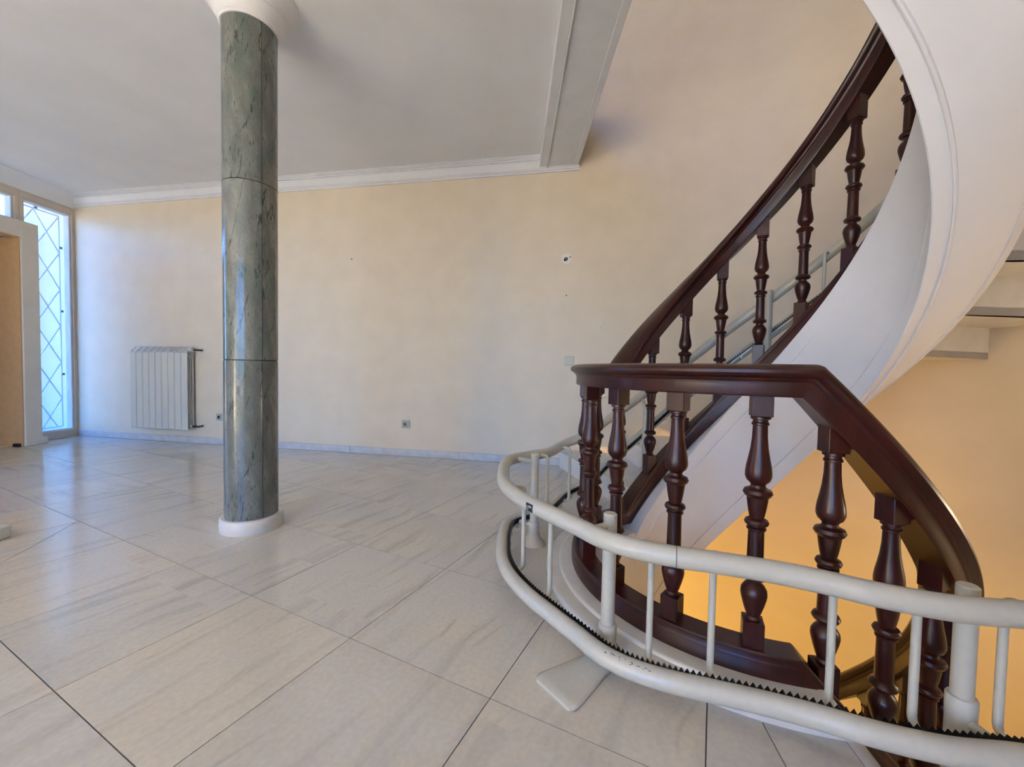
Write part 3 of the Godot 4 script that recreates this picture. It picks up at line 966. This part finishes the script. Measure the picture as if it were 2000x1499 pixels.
# ---------------------------------------------------------------- column
func build_column():
	var at := Vector3(-1.349, 0, -2.111)
	var c := thing("marble_column", "round grey green marble column on a cream plinth", "column", at)
	var r := 0.121
	var courses := [[0.060, 0.868], [0.868, 1.742], [1.742, 2.56]]
	# one upright joint faces the camera to the right of the axis
	var joint := atan2(-at.z, -at.x) - 0.40
	var n := 0
	for cr in courses:
		for hlf in 2:
			var st := new_st()
			var a0 := joint + PI * hlf + 0.011
			var a1 := joint + PI * (hlf + 1) - 0.011
			var sides := 26
			var y0: float = cr[0] + 0.0012
			var y1: float = cr[1] - 0.0012
			var rows := [[r - 0.003, y0], [r, y0 + 0.0015], [r, y1 - 0.0015], [r - 0.003, y1]]
			for i in 3:
				st.set_smooth_group(i + 1)
				for k in sides:
					var q := []
					for w in [[k, 0], [k + 1, 0], [k + 1, 1], [k, 0], [k + 1, 1], [k, 1]]:
						var t: float = float(w[0]) / sides
						var an := a0 + (a1 - a0) * t
						var rr: float = rows[i + w[1]][0]
						var yy: float = rows[i + w[1]][1]
						st.set_uv(Vector2(t, 1.0 - (yy - y0) / (y1 - y0)))
						st.add_vertex(Vector3(cos(an) * rr, yy, sin(an) * rr))
			inst("marble_panel", done(st), M.column[(n * 3 + hlf) % 4], c)
			n += 1
	var st := new_st()
	lathe(st, [Vector2(r - 0.004, 0.05), Vector2(r - 0.004, 2.6)], Vector3.ZERO, 40)
	inst("core", done(st), M.joint, c)
	st = new_st()
	lathe(st, [Vector2(0.142, 0.0), Vector2(0.1435, 0.004), Vector2(0.1435, 0.058), Vector2(0.141, 0.065), Vector2(0.135, 0.069), Vector2(0.112, 0.069)], Vector3.ZERO, 48, 30)
	inst("plinth_ring", done(st), M.plinth, c)
	st = new_st()
	lathe(st, [Vector2(0.118, 2.515), Vector2(0.127, 2.515), Vector2(0.130, 2.519), Vector2(0.130, 2.526), Vector2(0.136, 2.530), Vector2(0.136, 2.536), Vector2(0.140, 2.548), Vector2(0.148, 2.566), Vector2(0.158, 2.580), Vector2(0.164, 2.584), Vector2(0.164, 2.592), Vector2(0.172, 2.598), Vector2(0.172, 2.604), Vector2(0.180, 2.622), Vector2(0.194, 2.640), Vector2(0.208, 2.648), Vector2(0.214, 2.650), Vector2(0.214, 2.656), Vector2(0.222, 2.660), Vector2(0.222, CEIL + 0.002)], Vector3.ZERO, 56, 30)
	inst("capital", done(st), M.ceiling, c)

# ---------------------------------------------------------------- stairlift rail
func lift_path(upper: bool) -> Array:
	var pts := []
	# flight part, radius and height by angle
	var fl := [[-8.0, 1.985], [0.0, 1.89], [8.0, 1.795], [16.0, 1.70], [24.0, 1.605], [34.0, 1.483], [43.0, 1.378], [51.0, 1.280], [60.0, 1.170], [69.0, 1.055], [78.0, 0.935], [88.0, 0.812], [98.0, 0.692], [107.0, 0.602], [115.0, 0.530], [122.0, 0.470]]
	for q in fl:
		var gap: float = lerp(0.205, 0.285, clamp((q[0] - 75.0) / 45.0, 0.0, 1.0))
		pts.append(well(q[0], 0.875, q[1] if upper else q[1] - gap))
	var hu := 0.400
	var hl := 0.088
	var plan := [[0.310, -2.330, 0.024, 0.045], [0.215, -2.200, 0.002, 0.012], [0.120, -2.118, 0, 0], [0.035, -2.045, 0, 0], [-0.012, -1.975, 0, 0], [-0.028, -1.860, 0, 0], [-0.030, -1.740, 0, 0], [-0.026, -1.610, 0, 0], [0.004, -1.480, 0, 0], [0.062, -1.355, 0, 0], [0.130, -1.250, 0, 0], [0.195, -1.155, 0, 0], [0.250, -1.072, 0, 0], [0.320, -1.014, 0, 0], [0.405, -0.975, 0, 0], [0.495, -0.947, 0, 0], [0.600, -0.911, -0.001, 0.002], [0.686, -0.873, -0.003, 0.006], [0.764, -0.832, -0.006, 0.010], [0.840, -0.803, -0.008, 0.012], [0.915, -0.786, -0.010, 0.012], [1.02, -0.776, -0.012, 0.012], [1.16, -0.775, -0.03, -0.01], [1.34, -0.80, -0.09, -0.07], [1.52, -0.88, -0.2, -0.18]]
	for q in plan:
		pts.append(Vector3(q[0], (hu + q[2]) if upper else (hl + q[3]), q[1]))
	return curve_through(pts, 6)

func near_index(path: Array, x: float, z: float) -> int:
	var best := 0
	var bd := 1e9
	for i in path.size():
		var d := Vector2(path[i].x - x, path[i].z - z).length_squared()
		if d < bd:
			bd = d
			best = i
	return best

func build_lift():
	var L := thing("stairlift_rail", "cream twin tube stairlift rail with black rack bending round the balustrade", "stairlift rail")
	var up := lift_path(true)
	var lo := lift_path(false)
	var R := 0.0255
	inst("upper_tube", tube_mesh(up, R, 20), M.lift, L)
	inst("lower_tube", tube_mesh(lo, R, 20), M.lift_worn, L)
	# toothed rack on the inner side of the lower tube
	var dense := []
	var acc := 0.0
	var pitch := 0.0072
	for i in lo.size() - 1:
		var a: Vector3 = lo[i]
		var b: Vector3 = lo[i + 1]
		var l := a.distance_to(b)
		while acc < l:
			dense.append(a.lerp(b, acc / l))
			acc += pitch
		acc -= l
	var st := new_st()
	flat(st)
	var prev := []
	for i in range(1, dense.size() - 1):
		var t: Vector3 = (dense[i + 1] - dense[i - 1]).normalized()
		var flatt := Vector3(t.x, 0, t.z).normalized()
		var inw := Vector3.UP.cross(flatt)
		var toc := Vector3(CX - dense[i].x, 0, CZ - dense[i].z)
		if inw.dot(toc) < 0: inw = -inw
		var tooth := 0.0185 if i % 2 == 0 else 0.007
		var o: Vector3 = dense[i] + inw * 0.024
		var row := [o + Vector3(0, -0.003, 0), o + Vector3(0, tooth, 0), o + inw * 0.012 + Vector3(0, tooth, 0), o + inw * 0.012 + Vector3(0, -0.003, 0)]
		if prev.size() > 0:
			for k in 4:
				var j := (k + 1) % 4
				quad(st, prev[k], prev[j], row[j], row[k])
		prev = row
	inst("gear_rack", done(st), M.steel, L)
	# painted carrier strip that holds the rack to the tube
	st = new_st()
	flat(st)
	prev = []
	for i in range(1, dense.size() - 1, 3):
		var inw := inward(dense[i], dense, i)
		var o: Vector3 = dense[i] + inw * 0.018
		var row := [o + Vector3(0, -0.013, 0), o + Vector3(0, -0.0035, 0), o + inw * 0.019 + Vector3(0, -0.0035, 0), o + inw * 0.019 + Vector3(0, -0.013, 0)]
		if prev.size() > 0:
			for k in 4: quad(st, prev[k], prev[(k + 1) % 4], row[(k + 1) % 4], row[k])
		prev = row
	inst("rack_carrier", done(st), M.lift, L)
	# butt joint of the upper tube and paint chips on the bend of the lower one
	var ji := near_index(up, 0.410, -0.973)
	inst("tube_joint", tube_mesh([up[ji], up[ji].move_toward(up[ji + 1], 0.0016)], R + 0.0003, 20), M.steel, L)
	var rng := RandomNumberGenerator.new()
	rng.seed = 8
	var c0 := near_index(lo, 0.262, -1.06)
	for n in 16:
		var ci := c0 + n / 2
		var tt: Vector3 = (lo[ci + 1] - lo[ci]).normalized()
		var side := tt.cross(Vector3.UP).normalized()
		if side.dot(Vector3(-lo[ci].x, 0, -lo[ci].z)) < 0: side = -side
		var ang := deg_to_rad(52.0 + 22.0 * rng.randf())
		var nrm: Vector3 = side * cos(ang) + side.cross(tt).normalized() * sin(ang) * (1.0 if side.cross(tt).y > 0 else -1.0)
		var cf := Transform3D(Basis(tt, nrm, tt.cross(nrm)), lo[ci].lerp(lo[ci + 1], rng.randf()) + nrm * R)
		var ln := 0.001 + 0.004 * rng.randf()
		inst("paint_chip", box_mesh(Vector3(-ln, -0.0006, -0.0007), Vector3(ln, 0.0002, 0.0007), 0.0, cf), M.label_dark, L)
	# bolt lugs under the rack
	for i in range(40, dense.size() - 40, 16):
		if dense[i].x > 0.35 and dense[i].z > -1.3: continue
		var t: Vector3 = (dense[i + 1] - dense[i - 1]).normalized()
		var inw := Vector3.UP.cross(Vector3(t.x, 0, t.z).normalized())
		if inw.dot(Vector3(CX - dense[i].x, 0, CZ - dense[i].z)) < 0: inw = -inw
		var fr := Transform3D(Basis(inw, Vector3.UP, inw.cross(Vector3.UP)), dense[i])
		inst("rack_lug", box_mesh(Vector3(0.018, -0.027, -0.006), Vector3(0.040, -0.0125, 0.006), 0.002, fr), M.cuff, L)
	# thin ties between the tubes, bent in at both ends
	for q in [[0.352, -1.000], [0.503, -0.945], [0.716, -0.858], [0.868, -0.797], [1.05, -0.775], [0.085, -1.318], [-0.005, -1.52], [0.150, -2.145], [0.285, -2.295]]:
		tie(L, up, lo, q[0], q[1], 0.0085)
	for a in [84.0, 67.0, 33.5, 16.0]:
		var p := well(a, 0.875, 0)
		tie(L, up, lo, p.x, p.z, 0.0075)
	# posts on feet
	post(L, up, lo, Vector3(0.292, 0.0, -1.168), 0.4365, true)
	post(L, up, lo, Vector3(0.118, 0.0, -1.958), 0.441, false, 0.112, true)
	var p1 := well(97.5, 0.815, 0.15)
	post(L, up, lo, p1, 0.645 - 0.15, false)
	var p2 := well(51.5, 0.815, 0.15 + 0.1667 * 3)
	post(L, up, lo, p2, 1.315 - p2.y, false)
	post(L, up, lo, Vector3(1.0, -0.1667, -0.872), 0.564, false, 0.318)
	# maker's plate on the upper tube
	var i := near_index(up, 0.088, -1.315)
	var t: Vector3 = (up[i + 1] - up[i - 1]).normalized()
	var outw := t.cross(Vector3.UP).normalized()
	if outw.dot(Vector3(-up[i].x, 0, -up[i].z)) < 0: outw = -outw
	var fr := Transform3D(Basis(t, outw.cross(t) * 1.0, outw), up[i])
	if fr.basis.y.y < 0: fr = Transform3D(Basis(-t, -fr.basis.y, outw), up[i])
	var pl := inst("maker_plate", box_mesh(Vector3(-0.018, -0.012, 0.022), Vector3(0.018, 0.014, 0.0272), 0.002, fr), M.label_dark, L)
	inst("plate_stripe", box_mesh(Vector3(0.0, 0.002, 0.0272), Vector3(0.014, 0.009, 0.0278), 0.0, fr), M.label_grey, pl)
	st = new_st()
	lathe(st, [Vector2(0.006, 0.0272), Vector2(0.0065, 0.0278), Vector2(0.004, 0.0279), Vector2(0.004, 0.0273)], Vector3(-0.008, 0, 0), 16, 30, fr * Transform3D(Basis(Vector3.RIGHT, PI / 2), Vector3.ZERO))
	inst("plate_ring", done(st), M.label_grey, pl)

func inward(p: Vector3, path: Array, i: int) -> Vector3:
	var t: Vector3 = (path[min(i + 1, path.size() - 1)] - path[max(i - 1, 0)])
	var f := Vector3(t.x, 0, t.z).normalized()
	var inw := Vector3.UP.cross(f)
	if inw.dot(Vector3(CX - p.x, 0, CZ - p.z)) < 0: inw = -inw
	return inw

func tie(parent: Node, up: Array, lo: Array, x: float, z: float, rad: float):
	var i := near_index(up, x, z)
	var k := near_index(lo, x, z)
	var a: Vector3 = up[i]
	var b: Vector3 = lo[k]
	var inw := inward(a, up, i)
	b = Vector3(a.x, b.y, a.z) if Vector2(a.x - b.x, a.z - b.z).length() < 0.05 else b
	var off := 0.066
	inst("tie_rod", tube_mesh(bent([a + inw * 0.015, a + inw * off, b + inw * off + Vector3(0, -0.004, 0), b + inw * 0.02 + Vector3(0, -0.004, 0)], 0.022), rad, 12), M.lift, parent)

func post(parent: Node, up: Array, lo: Array, at: Vector3, h: float, foot: bool, ch := 0.112, cup := false):
	var st := new_st()
	lathe(st, [Vector2(0.0, 0.012), Vector2(0.0195, 0.012), Vector2(0.0195, h - 0.003), Vector2(0.0165, h), Vector2(0.0, h)], at, 24, 30)
	var p := inst("post", done(st), M.lift, parent)
	st = new_st()
	lathe(st, [Vector2(0.026, 0.0), Vector2(0.0255, ch - 0.06), Vector2(0.0265, ch - 0.022), Vector2(0.0265, ch - 0.005), Vector2(0.0245, ch - 0.001), Vector2(0.019, ch)], at, 24, 30)
	inst("collar", done(st), M.cuff, p)
	var i := near_index(up, at.x, at.z)
	var k := near_index(lo, at.x, at.z)
	inst("bracket", tube_mesh([at + Vector3(0, clamp(up[i].y - at.y, 0.1, h - 0.03), 0), up[i]], 0.011, 10), M.lift, p)
	inst("bracket", tube_mesh([at + Vector3(0, max(lo[k].y - at.y, 0.03), 0), lo[k]], 0.011, 10), M.lift, p)
	if cup:
		st = new_st()
		lathe(st, [Vector2(0.055, 0.0), Vector2(0.055, 0.008), Vector2(0.050, 0.014), Vector2(0.034, 0.035), Vector2(0.028, 0.055), Vector2(0.026, 0.06)], at, 28, 30)
		inst("foot", done(st), M.lift, p)
	if foot:
		# tongue shaped foot running out under the tubes
		var out_ := Vector3(at.x - CX, 0, at.z - CZ).normalized()
		var sd := Vector3.UP.cross(out_)
		st = new_st()
		var secs := [[-0.035, 0.035, 0.020, 0.040], [-0.02, 0.042, 0.022, 0.05], [0.03, 0.042, 0.020, 0.05], [0.06, 0.044, 0.016, 0.040], [0.10, 0.052, 0.013, 0.026], [0.15, 0.062, 0.012, 0.0185], [0.20, 0.071, 0.012, 0.015], [0.212, 0.068, 0.011, 0.0135], [0.221, 0.060, 0.008, 0.010]]
		var rows := []
		for s in secs:
			var o: Vector3 = Vector3(at.x, at.y, at.z) + out_ * s[0]
			rows.append([o - sd * s[1], o - sd * s[1] + Vector3(0, s[2] * 0.8, 0), o - sd * s[1] * 0.90 + Vector3(0, s[2], 0), o - sd * s[1] * 0.38 + Vector3(0, s[3], 0), o + sd * s[1] * 0.38 + Vector3(0, s[3], 0), o + sd * s[1] * 0.90 + Vector3(0, s[2], 0), o + sd * s[1] + Vector3(0, s[2] * 0.8, 0), o + sd * s[1]])
		for q in rows.size() - 1:
			for c in 8:
				var d := (c + 1) % 8
				st.set_smooth_group(1 if c in [2, 3, 4] else (2 if c < 2 else 3))
				quad(st, rows[q][c], rows[q + 1][c], rows[q + 1][d], rows[q][d])
		flat(st)
		for e in [0, rows.size() - 1]:
			for c in range(1, 7):
				if e == 0: tri(st, rows[e][0], rows[e][c], rows[e][c + 1])
				else: tri(st, rows[e][0], rows[e][c + 1], rows[e][c])
		inst("foot", done(st), M.lift, p)

# ---------------------------------------------------------------- radiator and wall fittings
func build_radiator():
	var f := wall_frame()
	# left end of the front panels along the wall
	var s0 := along_wall(-4.072)
	var rad := thing("radiator", "cream aluminium radiator of nine flat sections on the wall", "radiator", f * Vector3(s0, 0, 0), f.basis.get_euler().y)
	var pitch := 0.0822
	var zf := 0.100
	for i in 9:
		var x := i * pitch
		var st := new_st()
		bx(st, Vector3(x + 0.0025, 0.148, zf - 0.012), Vector3(x + pitch - 0.0025, 0.957, zf), Transform3D.IDENTITY, 0.004)
		var sec := inst("section", done(st), M.radiator, rad)
		st = new_st()
		bx(st, Vector3(x + 0.034, 0.16, 0.035), Vector3(x + 0.048, 0.93, zf - 0.012))
		for z in [0.036, 0.055, 0.074]: bx(st, Vector3(x + 0.004, 0.175, z), Vector3(x + pitch - 0.004, 0.915, z + 0.004))
		bx(st, Vector3(x + 0.001, 0.17, 0.026), Vector3(x + pitch - 0.0015, 0.97, 0.031))
		inst("fins", done(st), M.radiator, sec)
		st = new_st()
		# sloping vent: side ribs and three cross ribs with open slots between
		var vf := Transform3D(Basis(Vector3(1, 0, 0), -PI / 4), Vector3(x, 0.960, zf - 0.006))
		bx(st, Vector3(0.002, 0.0, -0.004), Vector3(0.010, 0.084, 0.004), vf, 0.0015)
		bx(st, Vector3(pitch - 0.010, 0.0, -0.004), Vector3(pitch - 0.002, 0.084, 0.004), vf, 0.0015)
		for yy in [0.0, 0.037, 0.077]: bx(st, Vector3(0.002, yy, -0.004), Vector3(pitch - 0.002, yy + 0.007, 0.004), vf, 0.0015)
		inst("top_vent", done(st), M.radiator, sec)
	var xe := 9 * pitch
	var st := new_st()
	lathe(st, [Vector2(0.0, 0.0), Vector2(0.021, 0.0), Vector2(0.023, 0.004), Vector2(0.023, 0.05), Vector2(0.020, 0.056), Vector2(0.0, 0.056)], Vector3.ZERO, 20, 30, Transform3D(Basis(Vector3.BACK, -PI / 2), Vector3(xe - 0.012, 0.99, 0.07)))
	inst("thermostat_knob", done(st), M.plastic, rad)
	inst("supply_pipe", tube_mesh(bent([Vector3(xe + 0.04, 0.985, 0.06), Vector3(xe + 0.085, 0.985, 0.06), Vector3(xe + 0.085, 0.985, -0.01)], 0.02), 0.009, 10), M.brass, rad)
	inst("return_pipe", tube_mesh(bent([Vector3(xe - 0.005, 0.185, 0.06), Vector3(xe + 0.085, 0.185, 0.06), Vector3(xe + 0.085, 0.185, -0.01)], 0.02), 0.009, 10), M.brass, rad)
	st = new_st()
	lathe(st, [Vector2(0.0, 0.0), Vector2(0.016, 0.0), Vector2(0.016, 0.02), Vector2(0.0, 0.02)], Vector3.ZERO, 16, 30, Transform3D(Basis(Vector3.BACK, -PI / 2), Vector3(xe + 0.0, 0.185, 0.06)))
	inst("lockshield_valve", done(st), M.plastic, rad)
	st = new_st()
	lathe(st, [Vector2(0.022, 0.0), Vector2(0.022, 0.004), Vector2(0.010, 0.007)], Vector3.ZERO, 20, 30, Transform3D(Basis(Vector3.RIGHT, PI / 2), Vector3(xe + 0.085, 0.185, 0.0)))
	lathe(st, [Vector2(0.022, 0.0), Vector2(0.022, 0.004), Vector2(0.010, 0.007)], Vector3.ZERO, 20, 30, Transform3D(Basis(Vector3.RIGHT, PI / 2), Vector3(xe + 0.085, 0.985, 0.0)))
	inst("wall_rosette", done(st), M.plastic, rad)

func socket(called_label: String, x: float, y: float):
	var f := wall_frame()
	var s := thing("wall_socket", called_label, "socket", f * Vector3(along_wall(x), y, 0), f.basis.get_euler().y, "wall sockets above the skirting")
	inst("cover_frame", box_mesh(Vector3(-0.040, -0.040, 0), Vector3(0.040, 0.040, 0.008), 0.003), M.plastic, s)
	inst("insert_plate", box_mesh(Vector3(-0.029, -0.029, 0.008), Vector3(0.029, 0.029, 0.0115), 0.002), M.plastic_grey, s)
	var st := new_st()
	lathe(st, [Vector2(0.0, 0.009), Vector2(0.017, 0.009), Vector2(0.0185, 0.0118), Vector2(0.0205, 0.0135), Vector2(0.0225, 0.0118)], Vector3.ZERO, 28, 30, Transform3D(Basis(Vector3.RIGHT, PI / 2), Vector3.ZERO))
	inst("round_well", done(st), M.plastic, s)
	st = new_st()
	lathe(st, [Vector2(0.0, 0.0122), Vector2(0.0165, 0.0122)], Vector3.ZERO, 24, 30, Transform3D(Basis(Vector3.RIGHT, PI / 2), Vector3.ZERO))
	inst("well_bottom", done(st), M.brass, s)
	st = new_st()
	for dx in [-0.0095, 0.0095]: lathe(st, [Vector2(0.0028, 0.0121), Vector2(0.0028, 0.0127), Vector2(0.0, 0.0127)], Vector3(dx, 0, 0), 12, 30, Transform3D(Basis(Vector3.RIGHT, PI / 2), Vector3.ZERO))
	inst("pin_holes", done(st), M.dark, s)

func build_wall_fittings():
	var f := wall_frame()
	var fy := f.basis.get_euler().y
	socket("square cream wall socket low on bare wall between column and stair", -1.006, 0.305)
	socket("square cream wall socket between radiator and marble column", -3.062, 0.289)
	var s := thing("light_switch", "square cream light switch on the wall beside the balustrade handrail", "switch", f * Vector3(along_wall(0.498), 0.93, 0), fy)
	inst("cover_frame", box_mesh(Vector3(-0.041, -0.041, 0), Vector3(0.041, 0.041, 0.008), 0.003), M.plastic, s)
	inst("rocker", box_mesh(Vector3(-0.036, -0.036, 0.008), Vector3(0.036, 0.036, 0.013), 0.003), M.plastic, s)
	var d := thing("blanking_plate", "round white plate with a broken dark hole high on the cream wall", "cover plate", f * Vector3(along_wall(0.456), 1.814, 0), fy)
	var st := new_st()
	lathe(st, [Vector2(0.050, 0.0), Vector2(0.050, 0.002), Vector2(0.047, 0.004), Vector2(0.0, 0.004)], Vector3.ZERO, 36, 30, Transform3D(Basis(Vector3.RIGHT, PI / 2), Vector3.ZERO))
	inst("disc", done(st), M.plaster, d)
	st = new_st()
	prism(st, PackedVector2Array([Vector2(-0.026, 0.012), Vector2(-0.020, -0.010), Vector2(-0.002, -0.014), Vector2(0.010, -0.006), Vector2(0.008, 0.010), Vector2(-0.004, 0.020), Vector2(-0.022, 0.019)]), 0.0040, 0.0047)
	var hole := inst("hole", done(st), M.dark, d)
	hole.rotation.x = PI / 2
	st = new_st()
	lathe(st, [Vector2(0.006, 0.004), Vector2(0.005, 0.0052), Vector2(0.0, 0.0055)], Vector3(0.030, 0, -0.013), 12, 30, Transform3D(Basis(Vector3.RIGHT, PI / 2), Vector3.ZERO))
	inst("screw", done(st), M.dark, d)
	inst("wire_end", tube_mesh([Vector3(-0.012, 0.004, 0.003), Vector3(-0.008, -0.002, 0.014), Vector3(0.0, -0.004, 0.016)], 0.003, 8), M.plastic_grey, d)
	for q in [["wall_hook", "tiny bent nail left in the cream wall beside the column", -1.562, 1.877], ["wall_plug", "tiny grey wall plug below the round blanking plate", 0.463, 1.495]]:
		var h := thing(q[0], q[1], "wall plug", f * Vector3(along_wall(q[2]), q[3], 0), fy)
		st = new_st()
		lathe(st, [Vector2(0.010, 0.0), Vector2(0.009, 0.002), Vector2(0.0, 0.0025)], Vector3.ZERO, 14, 30, Transform3D(Basis(Vector3.RIGHT, PI / 2), Vector3.ZERO))
		inst("filler", done(st), M.plaster, h)
		inst("pin", tube_mesh([Vector3(0, 0, 0), Vector3(-0.002, 0, 0.008), Vector3(-0.006, 0.006, 0.012)], 0.0035, 8), M.brass, h)
	var pc := thing("plaster_chip", "small pale chip of flaked paint on the wall above the handrail", "chip", f * Vector3(along_wall(0.765), 1.228, 0), fy)
	inst("flake", tube_mesh(curve_through([Vector3(0.012, 0.045, 0), Vector3(0.004, 0.015, 0.002), Vector3(-0.014, 0.002, 0.002), Vector3(-0.008, -0.030, 0.002), Vector3(0.008, -0.026, 0.0)], 4), 0.0035, 8), M.plaster, pc)

func build_low_step():
	var o := inst("low_marble_step", box_mesh(Vector3(-3.2, 0, -1.93), Vector3(-2.383, 0.061, -0.9), 0.006), M.plinth, self)
	meta(o, "corner of a low marble step on the tiles opposite the column", "step")

func build_lamp():
	# a warm globe under the landing lights the storey below
	globe_lamp("warm yellow globe pendant lamp hanging under the landing", Vector3(0.30, -1.15, -2.45), Color(1.0, 0.80, 0.42), 2.3, 0.87)
	# unseen lamp added right of the frame to brighten step undersides and wall
	var q := well(-27.0, RW, 0.30)
	var wl := thing("added_wall_lamp", "unseen white globe lamp added on the stairwell wall to brighten the step undersides", "lamp", q, deg_to_rad(-27.0))
	var st := new_st()
	lathe(st, [Vector2(0.0, 0.0), Vector2(0.06, 0.0), Vector2(0.06, 0.015), Vector2(0.0, 0.02)], Vector3.ZERO, 24, 30, Transform3D(Basis(Vector3.BACK, PI / 2), Vector3.ZERO))
	inst("back_plate", done(st), M.brass, wl)
	inst("arm", tube_mesh([Vector3(-0.015, 0, 0), Vector3(-0.07, 0, 0)], 0.008, 10), M.brass, wl)
	globe(wl, Vector3(-0.13, 0, 0), 0.075, Color(1.0, 0.91, 0.79), 0.34)

func globe_lamp(label: String, at: Vector3, tone: Color, energy: float, cord: float):
	var l := thing("pendant_lamp", label, "lamp", at)
	inst("cord", tube_mesh([Vector3(0, 0.11, 0), Vector3(0, cord, 0)], 0.004, 8), M.dark, l)
	globe(l, Vector3.ZERO, 0.11, tone, energy)

func globe(l: Node3D, at: Vector3, r: float, tone: Color, energy: float):
	var st := new_st()
	var pts := []
	for i in 13: pts.append(Vector2(r * sin(PI * i / 12.0), -r * cos(PI * i / 12.0)))
	lathe(st, pts, at, 24, 60)
	var gm := plain(Color(0.95, 0.93, 0.88), 0.5)
	gm.emission_enabled = true
	gm.emission = tone
	gm.emission_energy_multiplier = 1.5
	inst("globe", done(st), gm, l)
	var o := OmniLight3D.new()
	o.name = "bulb"
	o.light_color = tone
	o.light_energy = energy
	o.light_size = r * 0.9
	o.omni_range = 12.0
	o.omni_attenuation = 2.0
	o.shadow_enabled = true
	l.add_child(o)
	o.position = at
